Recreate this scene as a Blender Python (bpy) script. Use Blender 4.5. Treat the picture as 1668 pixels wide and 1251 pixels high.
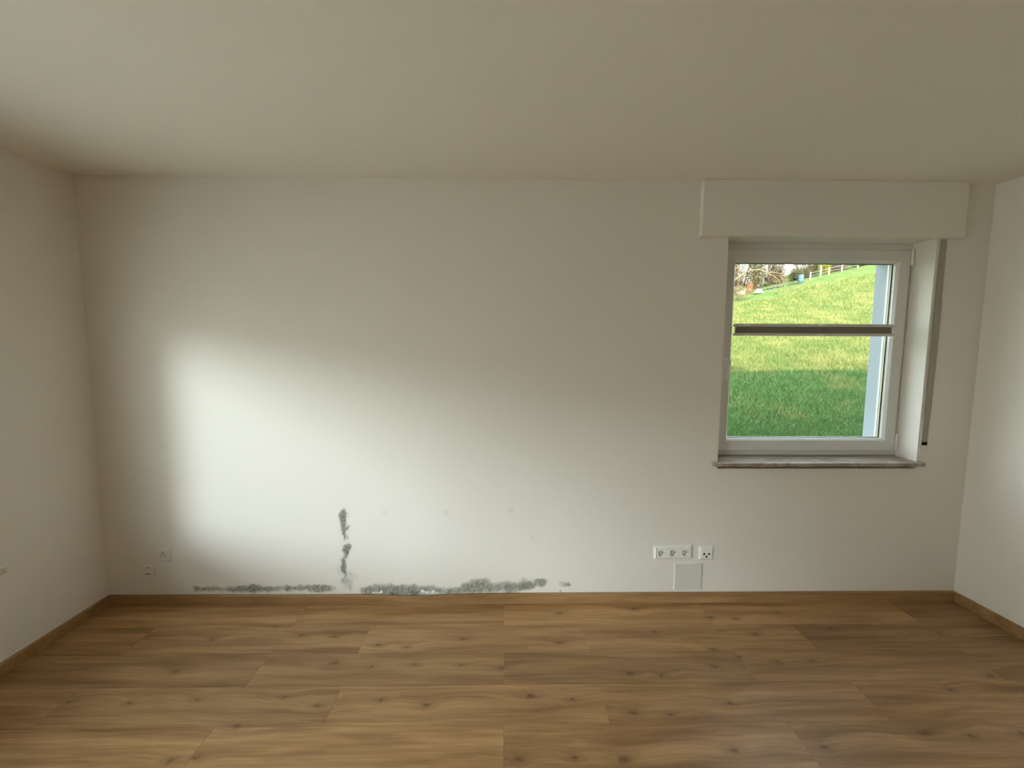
import bpy, bmesh, math, random
from mathutils import Vector, Matrix, noise
R = math.radians
scene = bpy.context.scene
for o in list(bpy.data.objects):
    bpy.data.objects.remove(o)
C = scene.collection

# ------------------------------------------------------------------ camera
CAM_Y, CAM_Z = -2.35, 1.51695
cd = bpy.data.cameras.new('camera')
cam = bpy.data.objects.new('camera', cd)
C.objects.link(cam)
scene.camera = cam
pitch, yaw, roll = 0.0906338, 0.0158275, 0.0040971
fw = Vector((math.sin(yaw) * math.cos(pitch), math.cos(yaw) * math.cos(pitch), -math.sin(pitch)))
rt = fw.cross(Vector((0, 0, 1))).normalized()
up = rt.cross(fw)
r2 = rt * math.cos(roll) + up * math.sin(roll)
u2 = -rt * math.sin(roll) + up * math.cos(roll)
cam.matrix_world = Matrix(((r2.x, u2.x, -fw.x, 0), (r2.y, u2.y, -fw.y, CAM_Y), (r2.z, u2.z, -fw.z, CAM_Z), (0, 0, 0, 1)))
cd.sensor_fit = 'HORIZONTAL'
cd.sensor_width = 36.0
cd.lens = 678.415 * 36.0 / 1668.0
cd.clip_start = 0.02
cd.clip_end = 300

# ------------------------------------------------------------------ light
SKY, SUN, ADDED_SUN = 2.65, 4.1, 1.18
wd = bpy.data.worlds.new('sky')
scene.world = wd
wd.use_nodes = True
nt = wd.node_tree
nt.nodes.clear()
tc = nt.nodes.new('ShaderNodeTexCoord')
sp = nt.nodes.new('ShaderNodeSeparateXYZ')
rp = nt.nodes.new('ShaderNodeValToRGB')
bg = nt.nodes.new('ShaderNodeBackground')
ow = nt.nodes.new('ShaderNodeOutputWorld')
nt.links.new(tc.outputs['Generated'], sp.inputs[0])
nt.links.new(sp.outputs['Z'], rp.inputs[0])
rp.color_ramp.elements[0].position = 0.0
rp.color_ramp.elements[0].color = (0.97, 0.97, 0.96, 1)
rp.color_ramp.elements[1].position = 0.9
rp.color_ramp.elements[1].color = (0.62, 0.76, 0.96, 1)
nt.links.new(rp.outputs[0], bg.inputs[0])
bg.inputs[1].default_value = SKY
nt.links.new(bg.outputs[0], ow.inputs[0])


def sun(name, direction, energy, angle, col):
    l = bpy.data.lights.new(name, 'SUN')
    l.energy, l.angle, l.color = energy, angle, col
    o = bpy.data.objects.new(name, l)
    C.objects.link(o)
    o.rotation_euler = Vector(direction).to_track_quat('-Z', 'Y').to_euler()
    o.location = -Vector(direction).normalized() * 20
    return o


sun('sun', (-0.25, 1.0, -0.44), SUN, R(0.6), (1.0, 0.93, 0.80))
# added second soft sun standing in for bright low sky, lights the wall patch
sun('added_soft_sun', (0.67, 0.74, -0.225), ADDED_SUN, R(16), (0.85, 0.92, 1.0))

scene.view_settings.view_transform = 'Standard'
scene.view_settings.look = 'None'
scene.view_settings.gamma = 1
scene.view_settings.use_curve_mapping = False
scene.view_settings.exposure = 1.45
scene.cycles.max_bounces = 14
scene.cycles.diffuse_bounces = 10
scene.cycles.glossy_bounces = 5
scene.cycles.transparent_max_bounces = 12
scene.cycles.sample_clamp_indirect = 6.0
scene.cycles.caustics_reflective = False

# ------------------------------------------------------------------ helpers


def link(name, me, mat=None, parent=None):
    o = bpy.data.objects.new(name, me)
    C.objects.link(o)
    if mat is not None:
        me.materials.append(mat)
    if parent is not None:
        o.parent = parent
    return o


def obj(name, bm, mat=None, parent=None, smooth=False, flat_angle=None):
    me = bpy.data.meshes.new(name)
    bmesh.ops.recalc_face_normals(bm, faces=bm.faces[:])
    bm.to_mesh(me)
    bm.free()
    if smooth:
        for p in me.polygons:
            p.use_smooth = True
        if flat_angle:
            me.set_sharp_from_angle(angle=R(flat_angle))
    return link(name, me, mat, parent)


def tag(o, label, cat=None, group=None, kind=None):
    o['label'] = label
    if cat:
        o['category'] = cat
    if group:
        o['group'] = group
    if kind:
        o['kind'] = kind
    return o


def empty(name, loc=(0, 0, 0), rotz=0):
    o = bpy.data.objects.new(name, None)
    C.objects.link(o)
    o.location = loc
    o.rotation_euler = (0, 0, rotz)
    o.empty_display_size = 0.05
    return o


def add_box(bm, a, b, bevel=0.0, seg=2):
    x0, y0, z0 = a
    x1, y1, z1 = b
    t = bmesh.new()
    v = [t.verts.new(p) for p in ((x0, y0, z0), (x1, y0, z0), (x1, y1, z0), (x0, y1, z0), (x0, y0, z1), (x1, y0, z1), (x1, y1, z1), (x0, y1, z1))]
    for f in ((0, 3, 2, 1), (4, 5, 6, 7), (0, 1, 5, 4), (1, 2, 6, 5), (2, 3, 7, 6), (3, 0, 4, 7)):
        t.faces.new([v[i] for i in f])
    if bevel:
        bmesh.ops.bevel(t, geom=t.edges[:], offset=bevel, segments=seg, affect='EDGES', profile=0.5)
    m = bpy.data.meshes.new('tmp')
    t.to_mesh(m)
    t.free()
    bm.from_mesh(m)
    bpy.data.meshes.remove(m)
    return bm


def box(a, b, bevel=0.0, seg=2):
    return add_box(bmesh.new(), a, b, bevel, seg)


def ring(x0, x1, z0, z1, prof, skip_back=False):
    """A mitred rectangular frame: prof is a closed list of (inset, y)."""
    bm = bmesh.new()
    loops = []
    for (d, y) in prof:
        loops.append([bm.verts.new((x0 + d, y, z0 + d)), bm.verts.new((x1 - d, y, z0 + d)), bm.verts.new((x1 - d, y, z1 - d)), bm.verts.new((x0 + d, y, z1 - d))])
    n = len(prof)
    for i in range(n):
        a, b = loops[i], loops[(i + 1) % n]
        for k in range(4):
            bm.faces.new((a[k], a[(k + 1) % 4], b[(k + 1) % 4], b[k]))
    return bm


def add_lathe(bm, prof, seg, origin, axis='Y'):
    """prof: list of (radius, height along axis); revolve around the axis through origin."""
    rings = []
    for (r, h) in prof:
        row = []
        for k in range(seg):
            a = 2 * math.pi * k / seg
            if axis == 'Y':
                p = (origin[0] + r * math.cos(a), origin[1] + h, origin[2] + r * math.sin(a))
            else:
                p = (origin[0] + r * math.cos(a), origin[1] + r * math.sin(a), origin[2] + h)
            row.append(bm.verts.new(p))
        rings.append(row)
    for i in range(len(rings) - 1):
        for k in range(seg):
            bm.faces.new((rings[i][k], rings[i][(k + 1) % seg], rings[i + 1][(k + 1) % seg], rings[i + 1][k]))
    bm.faces.new(rings[0][::-1])
    bm.faces.new(rings[-1])
    return bm


def add_tube(bm, pts, radii, seg=6):
    pts = [Vector(p) for p in pts]
    rows = []
    side = None
    for i, p in enumerate(pts):
        d = (pts[min(i + 1, len(pts) - 1)] - pts[max(i - 1, 0)]).normalized()
        if side is None:
            side = d.orthogonal().normalized()
        side = (side - d * side.dot(d)).normalized()
        other = d.cross(side)
        r = radii[i]
        rows.append([bm.verts.new(p + side * (r * math.cos(2 * math.pi * k / seg)) + other * (r * math.sin(2 * math.pi * k / seg))) for k in range(seg)])
    for i in range(len(rows) - 1):
        for k in range(seg):
            bm.faces.new((rows[i][k], rows[i][(k + 1) % seg], rows[i + 1][(k + 1) % seg], rows[i + 1][k]))
    bm.faces.new(rows[0][::-1])
    bm.faces.new(rows[-1])
    return bm


# ------------------------------------------------------------------ materials
class NT:
    def __init__(self, name):
        self.m = bpy.data.materials.new(name)
        self.m.use_nodes = True
        self.t = self.m.node_tree
        self.t.nodes.clear()
        self.out = self.t.nodes.new('ShaderNodeOutputMaterial')
        self.b = self.t.nodes.new('ShaderNodeBsdfPrincipled')
        self.l(self.b.outputs[0], self.out.inputs[0])

    def n(self, kind, **kw):
        nd = self.t.nodes.new('ShaderNode' + kind)
        for k, v in kw.items():
            setattr(nd, k, v)
        return nd

    def l(self, a, b):
        self.t.links.new(a, b)

    def set(self, sock, v):
        if hasattr(v, 'is_output'):
            self.l(v, sock)
        else:
            sock.default_value = v

    def math(self, op, a, b=None, c=None, clamp=False):
        nd = self.n('Math', operation=op, use_clamp=clamp)
        for i, v in enumerate((a, b, c)):
            if v is not None:
                self.set(nd.inputs[i], v)
        return nd.outputs[0]

    def vmath(self, op, a, b=None):
        nd = self.n('VectorMath', operation=op)
        self.set(nd.inputs[0], a)
        if b is not None:
            self.set(nd.inputs[1], b)
        return nd.outputs['Value'] if op in ('LENGTH', 'DOT_PRODUCT') else nd.outputs[0]

    def mix(self, f, a, b, blend='MIX'):
        nd = self.n('Mix', data_type='RGBA', blend_type=blend)
        self.set(nd.inputs[0], f)
        for s, v in ((nd.inputs[6], a), (nd.inputs[7], b)):
            if isinstance(v, tuple) and len(v) == 3:
                v = v + (1,)
            self.set(s, v)
        return nd.outputs[2]

    def ramp(self, f, stops, interp='LINEAR'):
        nd = self.n('ValToRGB')
        cr = nd.color_ramp
        cr.interpolation = interp
        while len(cr.elements) < len(stops):
            cr.elements.new(0.5)
        for e, (p, c) in zip(cr.elements, stops):
            e.position = p
            e.color = (c, c, c, 1) if isinstance(c, (int, float)) else tuple(c) + (1,)
        self.set(nd.inputs[0], f)
        return nd.outputs[0]

    def noise(self, vec, scale, detail=3, rough=0.5, dist=0.0):
        nd = self.n('TexNoise')
        if vec is not None:
            self.l(vec, nd.inputs['Vector'])
        nd.inputs['Scale'].default_value = scale
        nd.inputs['Detail'].default_value = detail
        nd.inputs['Roughness'].default_value = rough
        nd.inputs['Distortion'].default_value = dist
        return nd

    def bump(self, h, strength, dist):
        nd = self.n('Bump')
        nd.inputs['Strength'].default_value = strength
        nd.inputs['Distance'].default_value = dist
        self.l(h, nd.inputs['Height'])
        self.l(nd.outputs[0], self.b.inputs['Normal'])

    def base(self, v, rough=0.6, spec=0.5, metal=0.0):
        if isinstance(v, tuple) and len(v) == 3:
            v = v + (1,)
        self.set(self.b.inputs['Base Color'], v)
        self.set(self.b.inputs['Roughness'], rough)
        self.b.inputs['Specular IOR Level'].default_value = spec
        self.b.inputs['Metallic'].default_value = metal


def plain(name, col, rough=0.5, spec=0.5, metal=0.0, var=0.0, scale=20, bump=0.0):
    m = NT(name)
    if var or bump:
        g = m.n('NewGeometry')
        nz = m.noise(g.outputs['Position'], scale, 4, 0.6)
        d = tuple(max(0, c * (1 - var)) for c in col)
        e = tuple(min(1, c * (1 + var)) for c in col)
        m.base(m.mix(nz.outputs[0], d, e), rough, spec, metal)
        if bump:
            m.bump(nz.outputs[0], bump, 0.003)
    else:
        m.base(col, rough, spec, metal)
    return m.m


PAINT = (0.785, 0.748, 0.695)


def paint(name, col=PAINT, fine=420, mould=False):
    m = NT(name)
    g = m.n('NewGeometry')
    pos = g.outputs['Position']
    big = m.noise(pos, 1.7, 4, 0.55)
    c = m.mix(m.math('MULTIPLY', big.outputs[0], 0.5), col, tuple(v * 0.96 for v in col))
    n1 = m.noise(pos, fine, 3, 0.6)
    n2 = m.noise(pos, 55, 2, 0.5)
    h = m.math('ADD', m.math('MULTIPLY', n1.outputs[0], 0.5), m.math('MULTIPLY', n2.outputs[0], 0.7))
    rough = 0.9
    if mould:
        at = m.n('VertexColor', layer_name='mould')
        se = m.n('SeparateColor')
        m.l(at.outputs[0], se.inputs[0])
        a1 = m.noise(pos, 38, 5, 0.62)
        a2 = m.noise(pos, 150, 3, 0.6)
        a3 = m.noise(pos, 75, 4, 0.6)
        vo = m.n('TexVoronoi')
        m.l(pos, vo.inputs['Vector'])
        vo.inputs['Scale'].default_value = 70
        spots = m.ramp(vo.outputs['Distance'], [(0.12, 1.0), (0.34, 0.0)])
        # soft grey bloom of mould, smudgy and uneven
        e = m.math('ADD', se.outputs[0], m.math('MULTIPLY', m.math('SUBTRACT', a1.outputs[0], 0.5), 0.75))
        e = m.math('ADD', e, m.math('MULTIPLY', m.math('SUBTRACT', a2.outputs[0], 0.5), 0.35))
        soft = m.ramp(e, [(0.16, 0.0), (0.40, 0.34), (0.66, 0.72), (1.0, 0.97)])
        tone = m.ramp(a3.outputs[0], [(0.32, (0.115, 0.108, 0.08)), (0.46, (0.22, 0.212, 0.172)), (0.58, (0.33, 0.33, 0.285)), (0.7, (0.47, 0.47, 0.42))])
        c = m.mix(soft, c, tone)
        # dark speckle clusters
        e2 = m.math('ADD', se.outputs[1], m.math('MULTIPLY', m.math('SUBTRACT', a2.outputs[0], 0.5), 1.0))
        hard = m.math('MULTIPLY', m.ramp(e2, [(0.55, 0.0), (0.72, 1.0)]), m.math('ADD', m.math('MULTIPLY', spots, 0.6), 0.36))
        c = m.mix(hard, c, (0.085, 0.075, 0.045))
        # faint damp spots and shadowless outlines
        e3 = m.math('MULTIPLY', se.outputs[2], m.ramp(a1.outputs[0], [(0.3, 0.3), (0.6, 1.0)]))
        c = m.mix(m.math('MULTIPLY', e3, 0.55), c, (0.42, 0.42, 0.39))
        h = m.math('ADD', h, m.math('MULTIPLY', m.math('MULTIPLY', soft, a3.outputs[0]), 2.0))
    m.base(c, rough, 0.25)
    m.bump(h, 0.35, 0.0016)
    return m.m


M = {}
M['paint'] = paint('wall_paint')
M['paint_back'] = paint('wall_paint_mould', mould=True)
M['ceiling'] = paint('ceiling_paint', (0.85, 0.81, 0.735), fine=300)
M['render'] = plain('outside_render', (0.36, 0.40, 0.44), 0.9, 0.2, var=0.05, scale=90, bump=0.3)
M['upvc'] = plain('white_plastic_window', (0.70, 0.69, 0.665), 0.32, 0.5)
M['bead'] = plain('cream_spacer', (0.72, 0.66, 0.5), 0.4, 0.5)
M['gasket'] = plain('black_rubber', (0.02, 0.018, 0.018), 0.6, 0.3)
M['plate'] = plain('white_plastic', (0.82, 0.81, 0.77), 0.35, 0.5)
M['cover'] = plain('grey_white_plastic', (0.66, 0.645, 0.60), 0.5, 0.4)
M['cup'] = plain('socket_cup', (0.62, 0.61, 0.57), 0.4, 0.5)
M['hole'] = plain('dark_hole', (0.02, 0.018, 0.015), 0.7, 0.2)
M['hole_soft'] = plain('painted_recess', (0.22, 0.195, 0.15), 0.8, 0.2)
M['metal'] = plain('contact_metal', (0.45, 0.42, 0.36), 0.35, 0.5, 1.0)
M['strap'] = plain('grey_strap_webbing', (0.40, 0.375, 0.315), 0.9, 0.2, var=0.25, scale=300, bump=0.4)
M['cord'] = plain('pale_cord', (0.72, 0.70, 0.64), 0.7, 0.3)
M['rail'] = plain('blind_rail', (0.62, 0.61, 0.57), 0.35, 0.5)
M['blindcloth'] = plain('blind_fabric', (0.42, 0.40, 0.33), 0.9, 0.2, var=0.15, scale=200)
M['flake'] = plain('loose_white_paint', (0.86, 0.86, 0.84), 0.85, 0.2)


def stone_mat():
    m = NT('sill_stone')
    g = m.n('NewGeometry')
    a = m.noise(g.outputs['Position'], 9, 6, 0.65, 1.2)
    b = m.noise(g.outputs['Position'], 120, 3, 0.6)
    c = m.ramp(a.outputs[0], [(0.28, (0.13, 0.09, 0.065)), (0.45, (0.30, 0.235, 0.185)), (0.6, (0.46, 0.39, 0.325)), (0.75, (0.24, 0.175, 0.13))])
    c = m.mix(m.math('MULTIPLY', b.outputs[0], 0.4), c, (0.30, 0.24, 0.20))
    m.base(c, 0.28, 0.5)
    return m.m


M['stone'] = stone_mat()
M['pale_stone'] = plain('pale_sill_stone', (0.60, 0.53, 0.45), 0.35, 0.4, var=0.12, scale=60)


def glass_mat():
    m = NT('window_glass')
    tr = m.n('BsdfTransparent')
    tr.inputs[0].default_value = (0.95, 0.97, 0.955, 1)
    gl = m.n('BsdfGlossy')
    gl.inputs['Roughness'].default_value = 0.0
    fr = m.n('Fresnel')
    fr.inputs['IOR'].default_value = 1.45
    mx = m.n('MixShader')
    geo = m.n('NewGeometry')
    m.l(m.math('MULTIPLY', fr.outputs[0], m.math('SUBTRACT', 1.0, geo.outputs['Backfacing'])), mx.inputs[0])
    m.l(tr.outputs[0], mx.inputs[1])
    m.l(gl.outputs[0], mx.inputs[2])
    m.l(mx.outputs[0], m.out.inputs[0])
    return m.m


M['glass'] = glass_mat()

KNOTS = [(-0.644, -0.35, 2), (-0.498, -0.366, 1.4), (-0.217, -0.309, 1.8), (-0.814, -0.47, 3), (-0.631, -0.49, 1.3), (-0.428, -0.481, 1.5), (-0.207, -0.482, 1.3), (-0.014, -0.507, 1.5), (0.311, -0.11, 1.5), (0.748, -0.071, 2), (0.585, -0.547, 2.4), (0.537, -0.755, 2.4), (0.113, -0.669, 3), (0.289, -0.69, 1.5), (-0.331, -0.71, 2), (-0.887, -0.29, 1.3), (0.051, -0.949, 2), (0.257, -0.943, 1.8), (0.442, -0.952, 3.4), (0.281, -0.342, 1.2), (-0.531, -0.68, 1.2), (-0.791, -0.708, 1.6), (-1.245, -0.2, 1.8), (-1.066, -0.273, 2), (-1.51, -0.304, 1.6), (-1.536, -0.513, 1.5), (-1.317, -0.671, 1.5), (-1.592, -0.686, 1.2), (-1.856, -0.676, 1.4), (-1.069, -0.799, 2.6), (-1.223, -0.934, 1.5), (-1.139, -0.927, 1.2), (-0.953, -0.662, 1.4), (1.155, -0.148, 1.8), (1.293, -0.164, 1.3), (1.567, -0.108, 1.5), (1.33, -0.289, 2), (1.163, -0.254, 1.2), (0.8, -0.266, 1.2), (1.052, -0.396, 2), (1.153, -0.45, 1.2), (1.32, -0.484, 1.8), (1.493, -0.478, 1.3), (0.728, -0.561, 1.5), (1.002, -0.509, 1.8), (0.687, -0.767, 1.6), (0.962, -0.713, 2), (0.868, -0.922, 2), (1.219, -0.912, 2), (1.662, -0.861, 3.2), (1.833, -0.875, 1.5), (2.259, -0.577, 2), (1.984, -0.654, 1.4), (1.77, -0.241, 1.2), (2.325, -0.295, 1.5), (2.045, -0.867, 2)]


def wood_mat(name, plank=True, lift=1.0):
    m = NT(name)
    g = m.n('NewGeometry')
    pos = g.outputs['Position']
    oi = m.n('ObjectInfo')
    rnd = oi.outputs['Random']
    off = m.n('CombineXYZ')
    m.l(m.math('MULTIPLY', rnd, 37.0), off.inputs[0])
    m.l(m.math('MULTIPLY', rnd, 91.0), off.inputs[1])
    m.l(m.math('MULTIPLY', rnd, 17.0), off.inputs[2])
    p = m.vmath('ADD', pos, off.outputs[0]) if plank else pos
    knot = None
    if plank:
        wob = m.noise(pos, 55, 2, 0.5)
        wv = m.vmath('SCALE', m.vmath('SUBTRACT', wob.outputs['Color'], (0.5, 0.5, 0.5)))
        wv.node.inputs['Scale'].default_value = 0.022
        q = m.vmath('ADD', pos, wv)
        core = halo = None
        for (x, y, s) in KNOTS:
            rx, ry = 0.0068 * s + 0.0055, 0.0032 * s + 0.003
            d = m.vmath('LENGTH', m.vmath('MULTIPLY', m.vmath('SUBTRACT', q, (x, y, 0.0)), (1 / rx, 1 / ry, 0.0)))
            core = d if core is None else m.math('MINIMUM', core, d)
        knot = m.ramp(m.math('MULTIPLY', core, 0.2), [(0.04, 1.0), (0.15, 0.66), (0.26, 0.30), (0.70, 0.0)])
        bend = m.ramp(m.math('MULTIPLY', core, 0.125), [(0.0, 1.0), (0.25, 0.6), (1.0, 0.0)])
        sh = m.n('CombineXYZ')
        m.l(m.math('MULTIPLY', bend, 0.026), sh.inputs[1])
        p = m.vmath('ADD', p, sh.outputs[0])
    fine = m.noise(m.vmath('MULTIPLY', p, (5.0, 150.0, 60.0)), 1.0, 4, 0.65)
    mid = m.noise(m.vmath('MULTIPLY', p, (1.7, 26.0, 20.0)), 1.0, 5, 0.6, 0.7)
    broad = m.noise(m.vmath('MULTIPLY', p, (1.3, 16.0, 16.0)), 1.0, 3, 0.5, 0.3)
    v = m.math('ADD', m.math('MULTIPLY', mid.outputs[0], 0.5), m.math('MULTIPLY', broad.outputs[0], 0.5))
    v = m.math('ADD', 0.5, m.math('MULTIPLY', m.math('SUBTRACT', v, 0.5), 1.25 if plank else 0.8))
    L = lift
    col = m.ramp(v, [(0.30, (0.244 * L, 0.128 * L, 0.051 * L)), (0.44, (0.359 * L, 0.202 * L, 0.089 * L)), (0.56, (0.452 * L, 0.271 * L, 0.126 * L)), (0.72, (0.541 * L, 0.337 * L, 0.165 * L))])
    col = m.mix(m.math('MULTIPLY', m.ramp(fine.outputs[0], [(0.40, 1.0), (0.58, 0.0)]), 0.30), col, (0.208 * L, 0.109 * L, 0.043 * L))
    if plank:
        tone = m.math('ADD', 0.80, m.math('MULTIPLY', rnd, 0.34))
        sc = m.vmath('SCALE', col)
        m.l(tone, sc.node.inputs['Scale'])
        col = m.mix(m.math('MULTIPLY', knot, m.math('ADD', 0.45, m.math('MULTIPLY', wob.outputs[0], 0.75))), sc, (0.125, 0.066, 0.030))
    m.base(col, m.math('ADD', 0.36, m.math('MULTIPLY', fine.outputs[0], 0.12)), 0.30)
    m.bump(fine.outputs[0], 0.10, 0.0006)
    return m.m


M['wood'] = wood_mat('oak_laminate')
M['skirting'] = wood_mat('oak_skirting', plank=False, lift=0.86)

# ------------------------------------------------------------------ room shell
XL, XR, HC, YF = -2.3145, 2.7082, 2.417, -5.2
FLARE = 0.02435
TH = 0.30
WIN = (1.2335, 2.406, 0.812, 2.126)       # inner opening of the back window


def wall_mesh(us, zs, thick, inner, outer, y_reb, mat, name, corner=None):
    """Wall in local (u, depth, z): inner face at 0, outer at thick, with a stepped window opening."""
    bm = bmesh.new()
    u0, u1, z0, z1 = us[0], us[-1], zs[0], zs[-1]
    grid = {}

    def gv(i, j):
        if (i, j) not in grid:
            grid[(i, j)] = bm.verts.new((us[i], 0, zs[j]))
        return grid[(i, j)]
    for i in range(len(us) - 1):
        for j in range(len(zs) - 1):
            cu, cz = (us[i] + us[i + 1]) / 2, (zs[j] + zs[j + 1]) / 2
            if inner and inner[0] < cu < inner[1] and inner[2] < cz < inner[3]:
                continue
            bm.faces.new((gv(i, j), gv(i, j + 1), gv(i + 1, j + 1), gv(i + 1, j)))

    side = [0]                                            # material slot: 0 room side, 1 outside

    def q(*p):
        bm.faces.new([bm.verts.new(v) for v in p]).material_index = side[0]

    def frame(a, b, y):                                  # ring between two rectangles, facing out or in
        (a0, a1, c0, c1), (b0, b1, d0, d1) = a, b
        A = [(a0, y, c0), (a1, y, c0), (a1, y, c1), (a0, y, c1)]
        B = [(b0, y, d0), (b1, y, d0), (b1, y, d1), (b0, y, d1)]
        for k in range(4):
            q(A[k], A[(k + 1) % 4], B[(k + 1) % 4], B[k])

    def tunnel(a, y0, y1):
        a0, a1, c0, c1 = a
        A = [(a0, c0), (a1, c0), (a1, c1), (a0, c1)]
        for k in range(4):
            p, r = A[k], A[(k + 1) % 4]
            q((p[0], y0, p[1]), (p[0], y1, p[1]), (r[0], y1, r[1]), (r[0], y0, r[1]))
    if inner:
        tunnel(inner, 0, y_reb)
        frame(inner, outer, y_reb)
        side[0] = 1
        tunnel(outer, y_reb, thick)
        frame((u0, u1, z0, z1), outer, thick)
    else:
        q((u0, thick, z0), (u0, thick, z1), (u1, thick, z1), (u1, thick, z0))
    tunnel((u0, u1, z0, z1), 0, thick)
    me = bpy.data.meshes.new(name)
    bm.to_mesh(me)
    bm.free()
    o = link(name, me, mat)
    me.materials.append(M['render'])
    return o


def span(a, b, step):
    n = max(1, int(round((b - a) / step)))
    return [a + (b - a) * i / n for i in range(n + 1)]


MOULD = [(-1.804, 0.092, 0.023, 0.017, 0.9), (-1.766, 0.09, 0.017, 0.012, 0.5), (-1.722, 0.094, 0.046, 0.019, 0.75), (-1.646, 0.091, 0.043, 0.014, 0.55), (-1.581, 0.087, 0.042, 0.025, 0.8), (-1.522, 0.093, 0.049, 0.024, 0.9), (-1.465, 0.095, 0.049, 0.027, 1), (-1.399, 0.089, 0.028, 0.019, 0.8), (-1.344, 0.095, 0.039, 0.019, 0.7), (-1.297, 0.089, 0.021, 0.01, 0.4), (-1.26, 0.092, 0.035, 0.021, 0.9), (-1.202, 0.096, 0.036, 0.021, 0.8), (-1.136, 0.093, 0.043, 0.025, 0.95), (-1.085, 0.095, 0.036, 0.025, 1), (-1.036, 0.09, 0.034, 0.021, 0.9), (-0.935, 0.542, 0.021, 0.033, 1.0), (-0.933, 0.498, 0.018, 0.042, 1), (-0.935, 0.441, 0.014, 0.038, 0.8), (-0.934, 0.405, 0.009, 0.021, 0.75), (-0.917, 0.348, 0.016, 0.021, 0.95), (-0.927, 0.313, 0.02, 0.03, 1), (-0.941, 0.268, 0.015, 0.021, 0.7), (-0.941, 0.225, 0.013, 0.035, 0.85), (-0.941, 0.182, 0.009, 0.023, 0.6), (-0.914, 0.456, 0.005, 0.011, 0.8), (-0.914, 0.315, 0.006, 0.008, 0.9), (-0.914, 0.402, 0.007, 0.008, 0.6), (-0.93, 0.493, 0.034, 0.082, 0.36), (-0.93, 0.346, 0.033, 0.088, 0.33), (-0.952, 0.209, 0.036, 0.05, 0.42), (-0.916, 0.159, 0.048, 0.039, 0.45), (-0.927, 0.12, 0.028, 0.039, 0.5), (-0.909, 0.088, 0.011, 0.024, 0.5), (-0.952, 0.144, 0.021, 0.015, 0.42), (-0.821, 0.074, 0.042, 0.027, 0.8), (-0.763, 0.083, 0.055, 0.033, 0.9), (-0.681, 0.083, 0.059, 0.037, 1), (-0.604, 0.077, 0.051, 0.036, 1), (-0.521, 0.079, 0.055, 0.034, 1), (-0.434, 0.082, 0.047, 0.03, 0.8), (-0.361, 0.072, 0.052, 0.028, 0.7), (-0.291, 0.074, 0.052, 0.024, 0.75), (-0.231, 0.086, 0.044, 0.034, 0.8), (-0.178, 0.101, 0.052, 0.046, 0.85), (-0.121, 0.102, 0.048, 0.048, 0.9), (-0.065, 0.09, 0.035, 0.034, 0.7), (0.001, 0.097, 0.048, 0.04, 0.75), (0.058, 0.09, 0.052, 0.033, 0.85), (0.109, 0.118, 0.035, 0.037, 0.6), (0.136, 0.1, 0.044, 0.024, 0.95), (0.201, 0.119, 0.057, 0.025, 0.55), (0.21, 0.122, 0.031, 0.023, 0.5), (0.359, 0.112, 0.04, 0.02, 0.5), (0.377, 0.107, 0.023, 0.013, 0.55), (0.331, 0.069, 0.007, 0.005, 0.8), (0.206, 0.06, 0.009, 0.007, 0.7), (-0.671, 0.055, 0.019, 0.013, 1), (-0.534, 0.059, 0.022, 0.017, 1)]
N_LEFT, N_VERT = 15, 34
us = sorted(set([round(v, 4) for v in [XL - TH, XL - 0.0] + span(XL, -1.86, 0.15) + span(-1.86, 0.44, 0.005) + span(0.44, WIN[0], 0.2) + span(WIN[0], WIN[1], 0.3) + [3.05]]))
zs = sorted(set([round(v, 4) for v in [-0.15, 0.0, 0.04] + span(0.04, 0.20, 0.005) + span(0.20, 0.60, 0.01) + [WIN[2], 1.3, 1.8, WIN[3], 2.6]]))
OUT = (1.285, 2.338, 0.885, 2.06)
wb = wall_mesh(us, zs, TH, WIN, OUT, 0.212, M['paint_back'], 'wall_back')
tag(wb, 'white painted back wall with grey mould patches above the skirting', kind='structure')
me = wb.data
ca = me.color_attributes.new('mould', 'FLOAT_COLOR', 'POINT')
DAMP = [(-0.697, 0.552, 0.02), (-0.345, 0.551, 0.02), (0.037, 0.562, 0.022), (-0.827, 0.607, 0.009), (0.163, 0.394, 0.02)]
vals = [0.0] * (4 * len(me.vertices))
for i, v in enumerate(me.vertices):
    x, y, z = v.co
    if -1.88 < x < 0.45 and z < 0.64 and y == 0.0:
        a = g_ = b_ = 0.0
        p1 = noise.noise_vector((x * 26, z * 26, 0.3))
        p2 = noise.noise_vector((x * 75, z * 75, 4.3))
        xw, zw = x + 0.016 * p1.x + 0.006 * p2.x, z + 0.011 * p1.z + 0.005 * p2.z
        for k, (cx, cz, rx, rz, s) in enumerate(MOULD):
            d = ((xw - cx) / rx) ** 2 + ((zw - cz) / rz) ** 2
            if d > 4:
                continue
            w = s * math.exp(-0.85 * d * d)
            if N_LEFT <= k < N_VERT:
                if k < N_LEFT + 12:
                    a += w * 0.82
                    g_ += w * 0.74
                else:
                    b_ += w * 0.75
                    a += w * 0.52
                    g_ += w * 0.30
            else:
                a += w * (0.86 if k < N_LEFT else 0.82)
                g_ += w * (1.0 if k >= len(MOULD) - 4 else 0.36)
        a, g_, b_ = min(a, 0.92), min(g_, 0.95), min(b_, 0.8)
        for (cx, cz, r) in DAMP:
            d = math.hypot(x - cx, z - cz) / r
            if d < 1:
                b_ = max(b_, 0.5 * (1 - d * d))
        vals[4 * i:4 * i + 4] = (a, g_, b_, 1.0)
ca.data.foreach_set('color', vals)

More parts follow.
